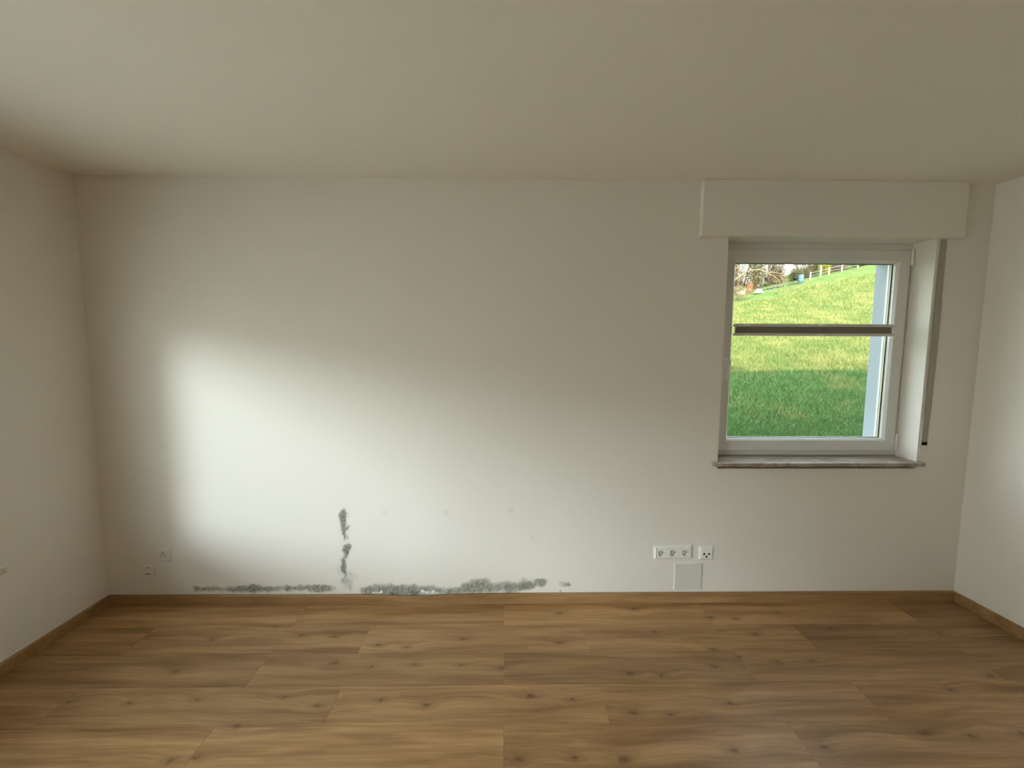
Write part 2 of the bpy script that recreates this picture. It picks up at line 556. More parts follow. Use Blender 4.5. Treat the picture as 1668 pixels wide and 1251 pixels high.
# loose flakes of white paint curling off over the mould
random.seed(5)
for (x0, z0, x1, z1) in [(-0.786, 0.049, -0.75, 0.071), (-0.756, 0.051, -0.719, 0.068), (-0.738, 0.063, -0.718, 0.081), (-0.5, 0.052, -0.472, 0.085), (-0.483, 0.047, -0.439, 0.073), (-0.443, 0.047, -0.409, 0.071), (-0.432, 0.059, -0.411, 0.082), (-0.413, 0.052, -0.392, 0.066)]:
    bm = bmesh.new()
    z0 = max(z0, 0.061)
    if z1 - z0 < 0.006:
        z1 = z0 + 0.008
    cx, cz, rx, rz = (x0 + x1) / 2, (z0 + z1) / 2, (x1 - x0) / 2, (z1 - z0) / 2
    n = 11
    fr, bk = [], []
    for k in range(n):
        a = 2 * math.pi * k / n
        s = random.uniform(0.55, 1.05)
        p = (cx + rx * s * math.cos(a), cz + rz * s * math.sin(a))
        fr.append(bm.verts.new((p[0], -random.uniform(0.0015, 0.0045), p[1])))
        bk.append(bm.verts.new((p[0], 0.001, p[1])))
    bm.faces.new(fr)
    bm.faces.new(bk[::-1])
    for k in range(n):
        bm.faces.new((fr[k], fr[(k + 1) % n], bk[(k + 1) % n], bk[k]))
    obj('paint_flake', bm, M['flake'], wb)

# left wall with its low, wide window just outside the photograph
LW = (-4.4, -0.53, 0.475, 1.84)
LWO = (-4.33, -0.60, 0.545, 1.775)
wl = wall_mesh([YF - 0.3, LW[0], LW[1], 0.0], [-0.15, LW[2], LW[3], 2.6], 0.32, LW, LWO, 0.212, M['paint'], 'wall_left')
wl.location = (XL, 0, 0)
wl.rotation_euler = (0, 0, R(90))
tag(wl, 'white painted left wall with a low windowsill at the frame edge', kind='structure')
wr = obj('wall_right', bmesh.new(), None)
bm = bmesh.new()
P = [(XR, 0.0), (XR - FLARE * YF, YF), (XR + 0.34, YF), (XR + 0.34, 0.0)]
lo = [bm.verts.new((x, y, -0.15)) for x, y in P]
hi = [bm.verts.new((x, y, 2.6)) for x, y in P]
bm.faces.new(lo[::-1])
bm.faces.new(hi)
for k in range(4):
    bm.faces.new((lo[k], lo[(k + 1) % 4], hi[(k + 1) % 4], hi[k]))
bmesh.ops.recalc_face_normals(bm, faces=bm.faces[:])
bm.to_mesh(wr.data)
bm.free()
wr.data.materials.append(M['paint'])
tag(wr, 'plain white right wall beside the window', kind='structure')
wf = obj('wall_front', box((XL - 0.3, YF - 0.3, -0.15), (3.16, YF, 2.6)), M['paint'])
tag(wf, 'plain white wall behind the viewer', kind='structure')
ce = obj('ceiling', box((XL - 0.32, YF - 0.3, HC), (3.05, 0.30, HC + 0.15)), M['ceiling'])
tag(ce, 'plain white painted ceiling of the room', kind='structure')

# floor: every plank its own piece, half-bond rows 20 cm wide and 115 cm long
fl = obj('floor', box((XL - 0.02, YF - 0.02, -0.15), (2.86, 0.02, -0.0112)), M['skirting'])
tag(fl, 'oak laminate floor laid in staggered planks', kind='structure')
PL, PW, GAP = 1.1525, 0.1985, 0.0005
plank_cache = {}


def plank_mesh(l, w):
    key = (round(l, 3), round(w, 3))
    if key not in plank_cache:
        bm = box((0, 0, -0.011), (l, w, 0), 0.0006, 1)
        me = bpy.data.meshes.new('plank')
        bm.to_mesh(me)
        bm.free()
        me.materials.append(M['wood'])
        plank_cache[key] = me
    return plank_cache[key]


row = 0
y1 = -0.0105
while y1 > YF + 0.02:
    y0 = max(y1 - PW, YF + 0.001)
    x = -0.0035 if row % 2 == 0 else 0.4255
    while x > XL:
        x -= PL
    xr = XR - FLARE * y1 - 0.001
    while x < xr:
        a, b = max(x, XL + 0.001), min(x + PL, xr)
        if b - a > 0.03:
            o = bpy.data.objects.new('plank', plank_mesh(b - a - GAP, y1 - y0 - GAP))
            C.objects.link(o)
            o.location = (a, y0, 0)
            o.parent = fl
        x += PL
    y1 -= PW
    row += 1


# skirting boards
def skirting(name, pts, label, thick=0.014, h=0.06):
    """pts: list of (wall-side point, room-side direction) along the wall."""
    bm = bmesh.new()
    prof = [(0.0, 0.0), (thick, 0.0), (thick, h - 0.0045), (thick - 0.0035, h - 0.0008), (thick - 0.006, h), (0.0, h)]
    rows = [[bm.verts.new((p[0] + n[0] * d, p[1] + n[1] * d, z)) for d, z in prof] for p, n in pts]
    k = len(prof)
    for i in range(len(rows) - 1):
        for j in range(k):
            bm.faces.new((rows[i][j], rows[i][(j + 1) % k], rows[i + 1][(j + 1) % k], rows[i + 1][j]))
    bm.faces.new(rows[0][::-1])
    bm.faces.new(rows[-1])
    o = obj(name, bm, M['skirting'])
    tag(o, label, kind='structure')
    return o


def bow(x):
    return 0.021 * math.exp(-((x + 0.53) / 0.25) ** 2) + 0.004 * math.exp(-((x + 1.15) / 0.4) ** 2) + 0.001


skirting('baseboard_back', [((x, -bow(x)), (0, -1)) for x in span(XL + 0.001, XR - 0.001, 0.05)], 'oak skirting along the back wall, bowed away below the mould')
skirting('baseboard_left', [((XL + 0.0005, -0.016), (1, 0)), ((XL + 0.0005, YF + 0.001), (1, 0))], 'oak skirting along the left wall')
skirting('baseboard_right', [((XR + FLARE * 0.016 - 0.0005, -0.016), (-1, -FLARE)), ((XR - FLARE * YF - 0.0005, YF + 0.02), (-1, -FLARE))], 'oak skirting along the right wall')

# ------------------------------------------------------------------ windows


def make_window(name, root, u, z, panes, handle_at, hinge_at, sill, kind_label, stone=None):
    """u, z: inner opening (local x, local z). Frame face at depth .14, sash face at .125."""
    u0, u1 = u
    z0, z1 = z                                           # z0 = top of the inner sill
    fr = ring(u0 + 0.001, u1 - 0.001, z0 + 0.0015, z1 - 0.001, [(0, 0.14), (0.064, 0.14), (0.070, 0.146), (0.070, 0.20), (0.066, 0.211), (0, 0.211)])
    obj('window_frame', fr, M['upvc'], root)
    n = len(panes)
    total = u1 - u0 - 0.036 - (n - 1) * 0.006
    b = u0 + 0.012
    for k in range(n):
        a = b + 0.006
        b = a + total * panes[k]
        if k == 0 and n == 1:
            a += 0.027
        c, d = z0 + 0.030, z1 - 0.036
        pr = [(0, 0.129), (0.004, 0.124), (0.062, 0.124), (0.066, 0.126), (0.0765, 0.1385), (0.0765, 0.152), (0.079, 0.153), (0.079, 0.158), (0.0755, 0.1585), (0.0755, 0.172), (0.0785, 0.173), (0.0785, 0.178), (0.066, 0.200), (0.056, 0.205), (0, 0.2095)]
        s = obj('sash', ring(a, b, c, d, pr), M['upvc'], root)
        obj('rubber_seal', ring(a + 0.0742, b - 0.0742, c + 0.0742, d - 0.0742, [(0, 0.1525), (0.0062, 0.1525), (0.0062, 0.1582), (0, 0.1582)]), M['gasket'], s)
        obj('spacer_bar', ring(a + 0.073, b - 0.073, c + 0.073, d - 0.073, [(0, 0.1625), (0.0045, 0.1625), (0.0045, 0.1695), (0, 0.1695)]), M['bead'], s)
        obj('pane', box((a + 0.07, 0.1585, c + 0.07), (b - 0.07, 0.1625, d - 0.07)), M['glass'], s)
        obj('pane', box((a + 0.07, 0.1697, c + 0.07), (b - 0.07, 0.1722, d - 0.07)), M['glass'], s)
        hs = handle_at[k]
        if hs is not None:
            hx = a + 0.034 if hs < 0 else b - 0.034
            hz = z0 + 0.575
            h = bmesh.new()
            add_box(h, (hx - 0.015, 0.114, hz - 0.032), (hx + 0.015, 0.1242, hz + 0.032), 0.004)
            base = obj('handle', h, M['plate'], root, True, 40)
            g = bmesh.new()
            add_lathe(g, [(0.010, -0.042), (0.011, -0.01), (0.012, 0.0)], 16, (hx, 0.116, hz + 0.008))
            add_tube(g, [(hx, 0.078, hz + 0.012), (hx, 0.074, hz), (hx, 0.076, hz - 0.05), (hx, 0.078, hz - 0.108)], [0.0095, 0.011, 0.0095, 0.0085], 12)
            obj('lever', g, M['plate'], base, True, 40)
        hh = hinge_at[k]
        if hh is not None:
            hx = b + 0.006 if hh > 0 else a - 0.006
            for hz0, hz1 in ((z0 + 0.035, z0 + 0.14), (z1 - 0.125, z1 - 0.03)):
                g = bmesh.new()
                add_tube(g, [(hx, 0.122, hz0), (hx, 0.122, hz0 + 0.004), (hx, 0.122, hz1 - 0.004), (hx, 0.122, hz1)], [0.0055, 0.0075, 0.0075, 0.0055], 12)
                add_box(g, (hx - 0.006, 0.124, hz0 + 0.006), (hx + 0.006, 0.139, hz1 - 0.006), 0.001, 1)
                obj('hinge', g, M['plate'], root, True, 40)
    s = obj('window_sill', box(*sill, 0.003, 2), stone or M['stone'], root)
    s['label'] = kind_label


w1 = empty('window_1', (1.82, 0, 0.855))
tag(w1, 'white plastic window in the back wall looking onto a grass slope', kind='structure')
ox, oz = 1.82, 0.855
make_window('window_1', w1, (WIN[0] - ox, WIN[1] - ox), (0.0, WIN[3] - oz), [1.0], [-1], [1],
            ((1.196 - ox, -0.04, -0.0215), (2.423 - ox, -0.0003, 0.0)), 'brown speckled stone sill front edge')
# the rest of the sill lies inside the reveal
obj('window_sill', box((WIN[0] - ox + 0.0005, -0.0005, -0.0215), (WIN[1] - ox - 0.0005, 0.2115, 0.0), 0.0), M['stone'], w1)
w2 = empty('window_2', (XL, -1.64, 0.505), R(90))
tag(w2, 'low wide window in the left wall, outside the photograph', kind='structure')
make_window('window_2', w2, (LW[0] + 1.64, LW[1] + 1.64), (0.0, LW[3] - 0.505), [0.36, 0.64], [None, -1], [-1, 1],
            ((LW[0] + 1.64 - 0.045, -0.03, -0.031), (LW[1] + 1.64 + 0.042, -0.0003, 0.0)), 'pale stone sill end poking out of the left wall', M['pale_stone'])
obj('window_sill', box((LW[0] + 1.6405, -0.0005, -0.0299), (LW[1] + 1.6395, 0.2115, 0.0), 0.0), M['stone'], w2)

# outside sills
o = obj('window_sill', box((OUT[0] - ox + 0.001, 0.212, -0.005), (OUT[1] - ox - 0.001, 0.345, 0.03), 0.002, 1), M['stone'], w1)

# ------------------------------------------------------------------ shutter box, strap
bx = empty('shutter_box', (1.795, -0.019, 2.12))
tag(bx, 'white painted roller shutter box between ceiling and window', 'shutter box')
g = box((1.066 - 1.795, -0.019, 0.004), (2.521 - 1.795, 0.0188, HC - 2.12 - 0.001), 0.002, 2)
obj('cover', g, M['paint'], bx)
g = box((1.068 - 1.795, -0.0205, 0.0), (2.519 - 1.795, 0.0188, 0.006), 0.001, 1)
obj('bottom_edge', g, M['paint'], bx)

st = empty('shutter_strap', (2.442, 0, 0.90))
tag(st, 'grey webbing shutter strap and recessed winder right of the window', 'strap')
s0 = 2.442
bm = bmesh.new()
zz = span(1.112 - 0.9, 2.1245 - 0.9, 0.06)
rows = []
for z in zz:
    t = (z - zz[0]) / (zz[-1] - zz[0])
    w = 0.0150 + 0.002 * t
    cxx = -0.003 + 0.003 * t
    yy = -0.0035 - 0.003 * math.sin(t * math.pi)
    rows.append([bm.verts.new(p) for p in ((cxx - w, yy - 0.0012, z), (cxx + w, yy - 0.0012, z), (cxx + w, yy + 0.0012, z), (cxx - w, yy + 0.0012, z))])
for i in range(len(rows) - 1):
    for k in range(4):
        bm.faces.new((rows[i][k], rows[i][(k + 1) % 4], rows[i + 1][(k + 1) % 4], rows[i + 1][k]))
bm.faces.new(rows[0][::-1])
bm.faces.new(rows[-1])
obj('strap', bm, M['strap'], st)
g = bmesh.new()
add_tube(g, [(0.0185, -0.0035, 1.108 - 0.9), (0.0205, -0.004, 1.5 - 0.9), (0.0215, -0.0035, 1.78 - 0.9)], [0.0022, 0.0022, 0.0016], 6)
o = obj('edge_cord', g, M['cord'], st, True)
o['label'] = 'pale piping along the strap edge'
g = ring(2.4165 - s0, 2.4665 - s0, 0.006, 0.222, [(0, 0.0), (0, -0.003), (0.004, -0.0045), (0.0075, -0.003), (0.0075, 0.0)])
obj('winder_plate', g, M['paint'], st)
g = box((2.4245 - s0, -0.0026, 0.072), (2.4585 - s0, -0.0002, 0.214), 0.0008, 1)
obj('strap_roll', g, M['strap'], st)
g = box((2.4245 - s0, -0.0022, 0.051), (2.4585 - s0, -0.0002, 0.071), 0.0)
o = obj('slot', g, M['hole'], st)
o['label'] = 'black slot at the foot of the strap'
g = box((2.4245 - s0, -0.0012, 0.0145), (2.4585 - s0, -0.0002, 0.050), 0.0)
obj('lower_plate', g, M['paint'], st)

# ------------------------------------------------------------------ pleated blind on the window
bl = empty('pleated_blind', (1.83, 0.118, 1.584))
tag(bl, 'narrow folded pleated blind clamped across the middle of the window', 'blind')
bw = (1.357 - 1.83, 2.304 - 1.83)
bd = 0.0
zt, zb = 1.655 - 1.584, 0.0


def rail(z0, z1, name):
    g = bmesh.new()
    pr = [(-0.011, z0), (-0.011, z1 - 0.004), (-0.008, z1), (0.008, z1), (0.011, z1 - 0.004), (0.011, z0)]
    for x in bw:
        pass
    a = [g.verts.new((bw[0], y + bd, z)) for y, z in pr]
    b = [g.verts.new((bw[1], y + bd, z)) for y, z in pr]
    for k in range(len(pr)):
        g.faces.new((a[k], a[(k + 1) % len(pr)], b[(k + 1) % len(pr)], b[k]))
    g.faces.new(a[::-1])
    g.faces.new(b)
    return obj(name, g, M['rail'], bl)


rail(zt - 0.017, zt, 'top_rail')
rail(zb, zb + 0.017, 'bottom_rail')
g = bmesh.new()
nf = 13
rowsA = []
for k in range(nf * 2 + 1):
    z = 0.017 + (zt - 0.034) * k / (nf * 2)
    y = -0.007 if k % 2 else -0.0035
    rowsA.append([g.verts.new((x, yy, z)) for x, yy in ((bw[0] + 0.006, y), (bw[1] - 0.006, y), (bw[1] - 0.006, 0.009), (bw[0] + 0.006, 0.009))])
for i in range(len(rowsA) - 1):
    for k in range(4):
        g.faces.new((rowsA[i][k], rowsA[i][(k + 1) % 4], rowsA[i + 1][(k + 1) % 4], rowsA[i + 1][k]))
o = obj('folded_fabric', g, M['blindcloth'], bl)
o['label'] = 'dark grey folded pleats'
for zc, nm in ((zt - 0.0085, 'top'), (zb + 0.0085, 'bottom')):
    for xx in (-0.425, 0.02):
        g = box((xx, -0.0145, zc - 0.006), (xx + 0.042, -0.0112, zc + 0.005), 0.0012, 1)
        obj('grip', g, M['plate'], bl)
    for x, d in ((bw[0], -1), (bw[1], 1)):
        g = box((x - 0.004 if d < 0 else x - 0.001, -0.009, zc - 0.007), (x + 0.001 if d < 0 else x + 0.0035, 0.0095, zc + 0.007), 0.001, 1)
        obj('end_clip', g, M['rail'], bl)

# ------------------------------------------------------------------ sockets


def socket_frame(root, x0, x1, z0, z1, mat, depth=0.014, slope=0.0095, holes=None):
    g = ring(x0, x1, z0, z1, [(0, 0), (0, -0.004), (slope, -depth), (0.012, -depth), (0.0125, -depth + 0.002), (0.0125, 0)])
    return obj('frame', g, mat, root)


def socket_insert(root, cx, cz, mat, cupm, w=0.0285, cup=True):
    """Square insert with a round recessed cup."""
    g = bmesh.new()
    seg = 32
    top = -0.0142
    sq, ci, cb = [], [], []
    rc, dp = 0.0200, 0.0128
    for k in range(seg):
        a = 2 * math.pi * (k + 0.5) / seg
        c, s = math.cos(a), math.sin(a)
        f = w / max(abs(c), abs(s))
        f = min(f, w * 1.38)
        sq.append(g.verts.new((cx + f * c, top, cz + f * s)))
        ci.append(g.verts.new((cx + rc * c, top, cz + rc * s)))
        cb.append(g.verts.new((cx + (rc - 0.001) * c, top + dp, cz + (rc - 0.001) * s)))
    back = [g.verts.new((v.co.x, 0, v.co.z)) for v in sq]
    for k in range(seg):
        j = (k + 1) % seg
        g.faces.new((sq[k], sq[j], ci[j], ci[k]))
        g.faces.new((ci[k], ci[j], cb[j], cb[k]))
        g.faces.new((sq[j], sq[k], back[k], back[j]))
    g.faces.new(cb)
    ins = obj('insert', g, mat, root)
    cu = bmesh.new()
    add_lathe(cu, [(rc - 0.0015, top + dp - 0.0001), (rc - 0.0015, top + dp - 0.0012)], 32, (cx, 0, cz))
    for s in (-1, 1):
        add_box(cu, (cx + s * 0.0185 - 0.002, top + 0.001, cz - 0.004), (cx + s * 0.0185 + 0.002, top + dp, cz + 0.004))
    obj('cup', cu, cupm, ins)
    return ins


def holes(ins, pts, r, y, mat=None):
    for (x, z) in pts:
        g = bmesh.new()
        add_lathe(g, [(r, y), (r, y - 0.0006)], 14, (x, 0, z))
        obj('pin_hole', g, mat or M['hole'], ins)


def clips(ins, cx, cz, y):
    for s in (-1, 1):
        g = box((cx - 0.0025, y - 0.004, cz + s * 0.0165 - 0.0015), (cx + 0.0025, y, cz + s * 0.0165 + 0.0015), 0.0004, 1)
        obj('earth_clip', g, M['metal'], ins)


ts = empty('triple_socket', (0.992, 0, 0.309))
ts.rotation_euler = (0, R(-1.2), 0)
tag(ts, 'white triple power socket in one frame above the square cover plate', 'socket')
socket_frame(ts, -0.1135, 0.1135, -0.0405, 0.0405, M['plate'])
for k in (-1, 0, 1):
    ins = socket_insert(ts, k * 0.0705, -0.001, M['plate'], M['cup'])
    holes(ins, [(k * 0.0705 - 0.0092, 0.003), (k * 0.0705 + 0.0092, -0.003)], 0.0034, -0.0025)
    clips(ins, k * 0.0705, -0.001, -0.0025)
for k in (-0.5, 0.5):
    obj('divider', box((k * 0.0705 - 0.0067, -0.0138, -0.029), (k * 0.0705 + 0.0067, 0, 0.029), 0.0008, 1), M['plate'], ts)

an = empty('antenna_socket', (1.1885, 0, 0.304))
an.rotation_euler = (0, R(0.8), 0)
tag(an, 'single white outlet with three round holes, right of the triple socket', 'socket')
socket_frame(an, -0.0425, 0.0425, -0.0425, 0.0425, M['plate'])
g = box((-0.0303, -0.0148, -0.0303), (0.0303, 0, 0.0303), 0.0015, 2)
cov = obj('cover', g, M['plate'], an)
holes(cov, [(-0.0145, -0.002), (0.0145, -0.002), (0.0, -0.0185)], 0.0066, -0.0147)
for (x, z) in ((-0.0145, -0.002), (0.0145, -0.002), (0.0, -0.0185)):
    g = bmesh.new()
    add_tube(g, [(x + 0.0068 * math.cos(t), -0.0150, z + 0.0068 * math.sin(t)) for t in [2 * math.pi * q / 18 for q in range(19)]], [0.0007] * 19, 5)
    obj('connector_ring', g, M['cup'], cov)

cp = empty('cover_plate', (1.0885, 0, 0.157))
tag(cp, 'square grey-white blank cover plate low on the wall under the sockets', 'cover plate')
obj('plate', box((-0.081, -0.0075, -0.079), (0.081, -0.0005, 0.079), 0.0022, 2), M['cover'], cp)
obj('back_frame', box((-0.0845, -0.003, -0.0825), (0.0835, 0.0, 0.0805), 0.001, 1), M['plate'], cp)
g = box((-0.073, -0.0088, -0.0805), (-0.066, -0.0026, -0.0735), 0.001, 1)
obj('latch', g, M['cup'], cp)

os_ = empty('painted_socket', (-1.975, 0, 0.304))
tag(os_, 'old single power socket painted over in wall white, left end of wall', 'socket')
socket_frame(os_, -0.0365, 0.0365, -0.0405, 0.0405, M['paint'], 0.012)
ins = socket_insert(os_, 0, 0, M['paint'], M['paint'])
holes(ins, [(-0.006, 0.0075), (0.0065, -0.007)], 0.0042, -0.0022, M['hole_soft'])
clips(ins, 0, 0, -0.0022)

tb = empty('telephone_outlet', (-2.066, 0, 0.214))
tag(tb, 'small telephone outlet box painted over, below the painted socket', 'outlet')
obj('housing', box((-0.03, -0.010, -0.030), (0.028, 0, 0.027), 0.003, 2), M['paint'], tb)
g = bmesh.new()
add_lathe(g, [(0.0045, -0.0100), (0.0045, -0.0106)], 14, (-0.006, 0, 0.016))
obj('screw', g, M['hole_soft'], tb)
g = box((-0.021, -0.0106, -0.024), (0.006, -0.0098, -0.019))
obj('jack_slot', g, M['hole_soft'], tb)

# ------------------------------------------------------------------ the house outside
rf = obj('roof', box((-3.8, -9.0, 2.60), (11.0, 0.50, 3.18)), M['render'])  # left overhang is unseen, added to cut off the high sky light
tag(rf, 'flat roof slab over the house', kind='structure')
rf2 = obj('roof', box((-1.0, -3.0, 3.181), (5.72, 0.50, 3.40)), M['render'])
tag(rf2, 'raised part of the roof over the house', kind='structure')
wo = obj('wall_outer', box((3.06, 0.0, -0.3), (11.0, 0.30, 2.599)), M['render'])
tag(wo, 'outside wall of the neighbouring rooms', kind='structure')


# ------------------------------------------------------------------ grass slope
def ground(x, y):
    g = -0.10 + 0.25 * y if y < 27 else (-0.10 + 6.75 + 0.6 * math.tanh((y - 27) / 3) * 1.2 - 0.10 * max(0, y - 30))
    if y < 0:
        g = -0.10
    if y > 24.8 and x < 24.6:
        g = -0.10 + 6.2 - min(4.0, 0.55 * (y - 24.8)) * min(1.0, (24.6 - x) / 1.6)
    t = min(1.0, max(0.0, y) / 24)
    xx = max(6.0, min(30.0, x))
    g += 0.215 * t * t * (xx - 20)
    return g + 0.05 * noise.noise((x * 0.45, y * 0.45, 3.1)) * min(1, max(0, y) / 2)


def lawn_mat():
    m = NT('lawn')
    g = m.n('NewGeometry')
    pos = g.outputs['Position']
    p2 = m.vmath('MULTIPLY', pos, (1.0, 0.6, 1.0))
    a = m.noise(p2, 1.1, 5, 0.62)
    b = m.noise(p2, 3.2, 5, 0.7)
    c = m.noise(p2, 16, 4, 0.7)
    col = m.ramp(c.outputs[0], [(0.3, (0.040, 0.080, 0.016)), (0.5, (0.085, 0.135, 0.028)), (0.7, (0.10, 0.165, 0.040))])
    dry = m.ramp(m.math('ADD', m.math('MULTIPLY', a.outputs[0], 0.45), m.math('MULTIPLY', b.outputs[0], 0.55)), [(0.46, 0.0), (0.62, 1.0)])
    col = m.mix(m.math('MULTIPLY', dry, 0.75), col, m.ramp(c.outputs[0], [(0.3, (0.10, 0.105, 0.030)), (0.7, (0.235, 0.205, 0.075))]))
    m.base(col, 0.95, 0.1)
    m.bump(c.outputs[0], 0.6, 0.03)
    return m.m


M['lawn'] = lawn_mat()
xs_ = [-14, -8, -4, 0] + span(1, 34, 0.5) + [38, 44, 52]
ys_ = span(0.305, 32, 0.4) + [36, 42, 50, 62, 80]
vs, fs = [], []
for y in ys_:
    for x in xs_:
        vs.append((x, y, ground(x, y)))
nx = len(xs_)
for j in range(len(ys_) - 1):
    for i in range(nx - 1):
        a = j * nx + i
        fs.append((a, a + 1, a + nx + 1, a + nx))
me = bpy.data.meshes.new('lawn')
me.from_pydata(vs, [], fs)
for p in me.polygons:
    p.use_smooth = True
lawn = link('lawn', me, M['lawn'])
tag(lawn, 'grassy hillside rising behind the house', kind='structure')
M['bounce_ground'] = plain('pale_bounce_ground', (0.74, 0.69, 0.59), 0.9, 0.2, var=0.10, scale=3)  # made-up pale ground out of view, bounces light up to the ceiling
me = bpy.data.meshes.new('bounce_ground')
vs = [(-60, -40, -0.12), (XL - 0.325, -40, -0.12), (XL - 0.325, 0.304, -0.12), (-60, 0.304, -0.12)]
me.from_pydata(vs, [], [(0, 1, 2, 3)])
sl = link('bounce_ground', me, M['bounce_ground'])
tag(sl, 'unseen pale ground added left of the house to bounce light', kind='structure')

# grass blades standing on the slope, in view only
import array
random.seed(11)
m = NT('grass_blades')
at = m.n('VertexColor', layer_name='tint')
m.base(at.outputs[0], 0.8, 0.15)
m.b.inputs['Subsurface Weight'].default_value = 0.0
M['blades'] = m.m
co, tri, colr = [], [], []
nb = 0


def blade_sun_tint(x, y):
    a = noise.noise((x * 1.5, y * 1.0, 1.7))
    b = noise.noise((x * 5.0, y * 3.2, 7.7))
    d = a * 0.6 + b * 0.5 + random.uniform(-0.35, 0.35)
    if d > (0.08 if y > 5.2 else 0.55):  # sun and house shadow tinted in: more straw in sun, less in shade
        k = random.uniform(0.8, 1.25)
        return (0.27 * k, 0.245 * k, 0.08 * k)
    k = random.uniform(0.6, 1.3)
    return ((0.145 if y > 5.2 else 0.085) * k + 0.05 * max(0, d), 0.175 * k, 0.045 * k)  # red lowered inside the house shadow, shade painted into the blades


while nb < 120000:
    y = 1.2 + 24.5 * random.random() ** 1.7
    dpt = y + 2.35
    x = dpt * (random.uniform(0.50, 0.93) if random.random() < 0.62 else random.uniform(0.22, 1.15))
    if y > 22.6 or (y > 20.8 and x < 15.5):
        continue
    if abs(x - 15.35) < 0.5 and y > 22.5 or math.hypot(x - 8.75, y - 9.6) < 0.3:
        continue
    z = ground(x, y)
    h = random.uniform(0.025, 0.075) * (1 + y * 0.05)
    w = 0.0035 * (1 + y * 0.11)
    a = random.uniform(0, 6.283)
    lean = random.uniform(0.2, 1.1) * h
    b = random.uniform(0, 6.283)
    dx, dy = math.cos(a) * w, math.sin(a) * w
    n0 = len(co) // 3
    co.extend((x - dx, y - dy, z - 0.01, x + dx, y + dy, z - 0.01, x + math.cos(b) * lean, y + math.sin(b) * lean, z + h))
    tri.append((n0, n0 + 1, n0 + 2))
    c = blade_sun_tint(x, y)
    colr.extend((c[0], c[1], c[2], 1.0) * 3)
    nb += 1
me = bpy.data.meshes.new('grass')
me.from_pydata([tuple(co[i:i + 3]) for i in range(0, len(co), 3)], [], tri)
cc = me.color_attributes.new('tint', 'FLOAT_COLOR', 'POINT')
cc.data.foreach_set('color', colr)
gr = link('grass', me, M['blades'])
tag(gr, 'short green and straw-coloured grass blades on the slope', 'grass', kind='stuff')

# ------------------------------------------------------------------ far garden
M['bark'] = plain('bark', (0.20, 0.145, 0.085), 0.9, 0.1, var=0.35, scale=9)
M['twig'] = plain('twig_brown', (0.125, 0.088, 0.05), 0.9, 0.1, var=0.4, scale=3)
M['twig2'] = plain('twig_olive', (0.10, 0.09, 0.04), 0.9, 0.1, var=0.4, scale=3)
M['yellow'] = plain('yellow_leaves', (0.24, 0.21, 0.03), 0.9, 0.1, var=0.3, scale=4)
M['conifer'] = plain('dark_needles', (0.05, 0.06, 0.025), 0.9, 0.1, var=0.4, scale=4)
M['rust'] = plain('rusty_brown', (0.15, 0.06, 0.03), 0.8, 0.2, var=0.3, scale=6)
M['blue'] = plain('blue_plastic', (0.055, 0.115, 0.125), 0.4, 0.5, var=0.12, scale=6)
M['sack'] = plain('white_sack', (0.42, 0.41, 0.39), 0.7, 0.3, var=0.08, scale=6)
M['cream'] = plain('cream_sack', (0.32, 0.29, 0.19), 0.8, 0.2, var=0.1, scale=6)
M['rock'] = plain('fieldstone', (0.06, 0.058, 0.06), 0.9, 0.2, var=0.4, scale=7, bump=0.4)
M['post'] = plain('weathered_post', (0.34, 0.29, 0.2), 0.85, 0.2, var=0.2, scale=8)
M['wire'] = plain('fence_wire', (0.34, 0.33, 0.31), 0.5, 0.4, metal=0.0)
M['straw'] = plain('straw_litter', (0.22, 0.17, 0.08), 0.95, 0.1, var=0.4, scale=5)


def bush(name, x, y, rx, ry, h, n, mat, label, group=None, seed=0, leaf=0.05, lift=0.0, boxy=False):
    """A loose shrub or tree crown: stems from the ground and a cloud of short twig or leaf blades."""
    rnd = random.Random(seed)
    z0 = ground(x, y)
    r = empty(name, (x, y, z0))
    g = bmesh.new()
    for k in range(7):
        a = rnd.uniform(0, 6.283)
        f = rnd.uniform(0.2, 0.75)
        tx, ty, tz = rx * f * math.cos(a), ry * f * math.sin(a), h * rnd.uniform(0.6, 0.95)
        add_tube(g, [(0.05 * math.cos(a), 0.05 * math.sin(a), -0.2), (tx * 0.4, ty * 0.4, tz * 0.5), (tx, ty, tz)], [0.045 * h / 2, 0.03 * h / 2, 0.008], 5)
    obj('stem', g, M['bark'], r)
    co, tri = [], []
    for k in range(n):
        a, cz = rnd.uniform(0, 6.283), rnd.uniform(-1, 1)
        q = rnd.random() ** 0.4
        s = ((1 - cz ** 4) ** 0.25 if boxy else math.sqrt(1 - cz * cz)) * q
        lump = 0.75 + 0.35 * noise.noise((3 * math.cos(a) + seed, 3 * math.sin(a), 2.2 * cz))
        px, py = rx * s * math.cos(a) * lump, ry * s * math.sin(a) * lump
        pz = lift + (h - lift) * (0.52 + 0.48 * cz * q * (0.8 + 0.25 * lump))
        d = Vector((rnd.uniform(-1, 1), rnd.uniform(-1, 1), rnd.uniform(-0.3, 1))).normalized()
        l = leaf * rnd.uniform(1.5, 4.0)
        sd = d.orthogonal().normalized() * leaf * rnd.uniform(0.25, 0.6)
        p = Vector((px, py, pz))
        i = len(co)
        co += [tuple(p - sd), tuple(p + sd), tuple(p + d * l)]
        tri.append((i, i + 1, i + 2))
    me = bpy.data.meshes.new('crown')
    me.from_pydata(co, [], tri)
    cr = link('crown', me, mat, r)
    cr['kind'] = 'stuff'
    tag(r, label, 'shrub', group)
    return r


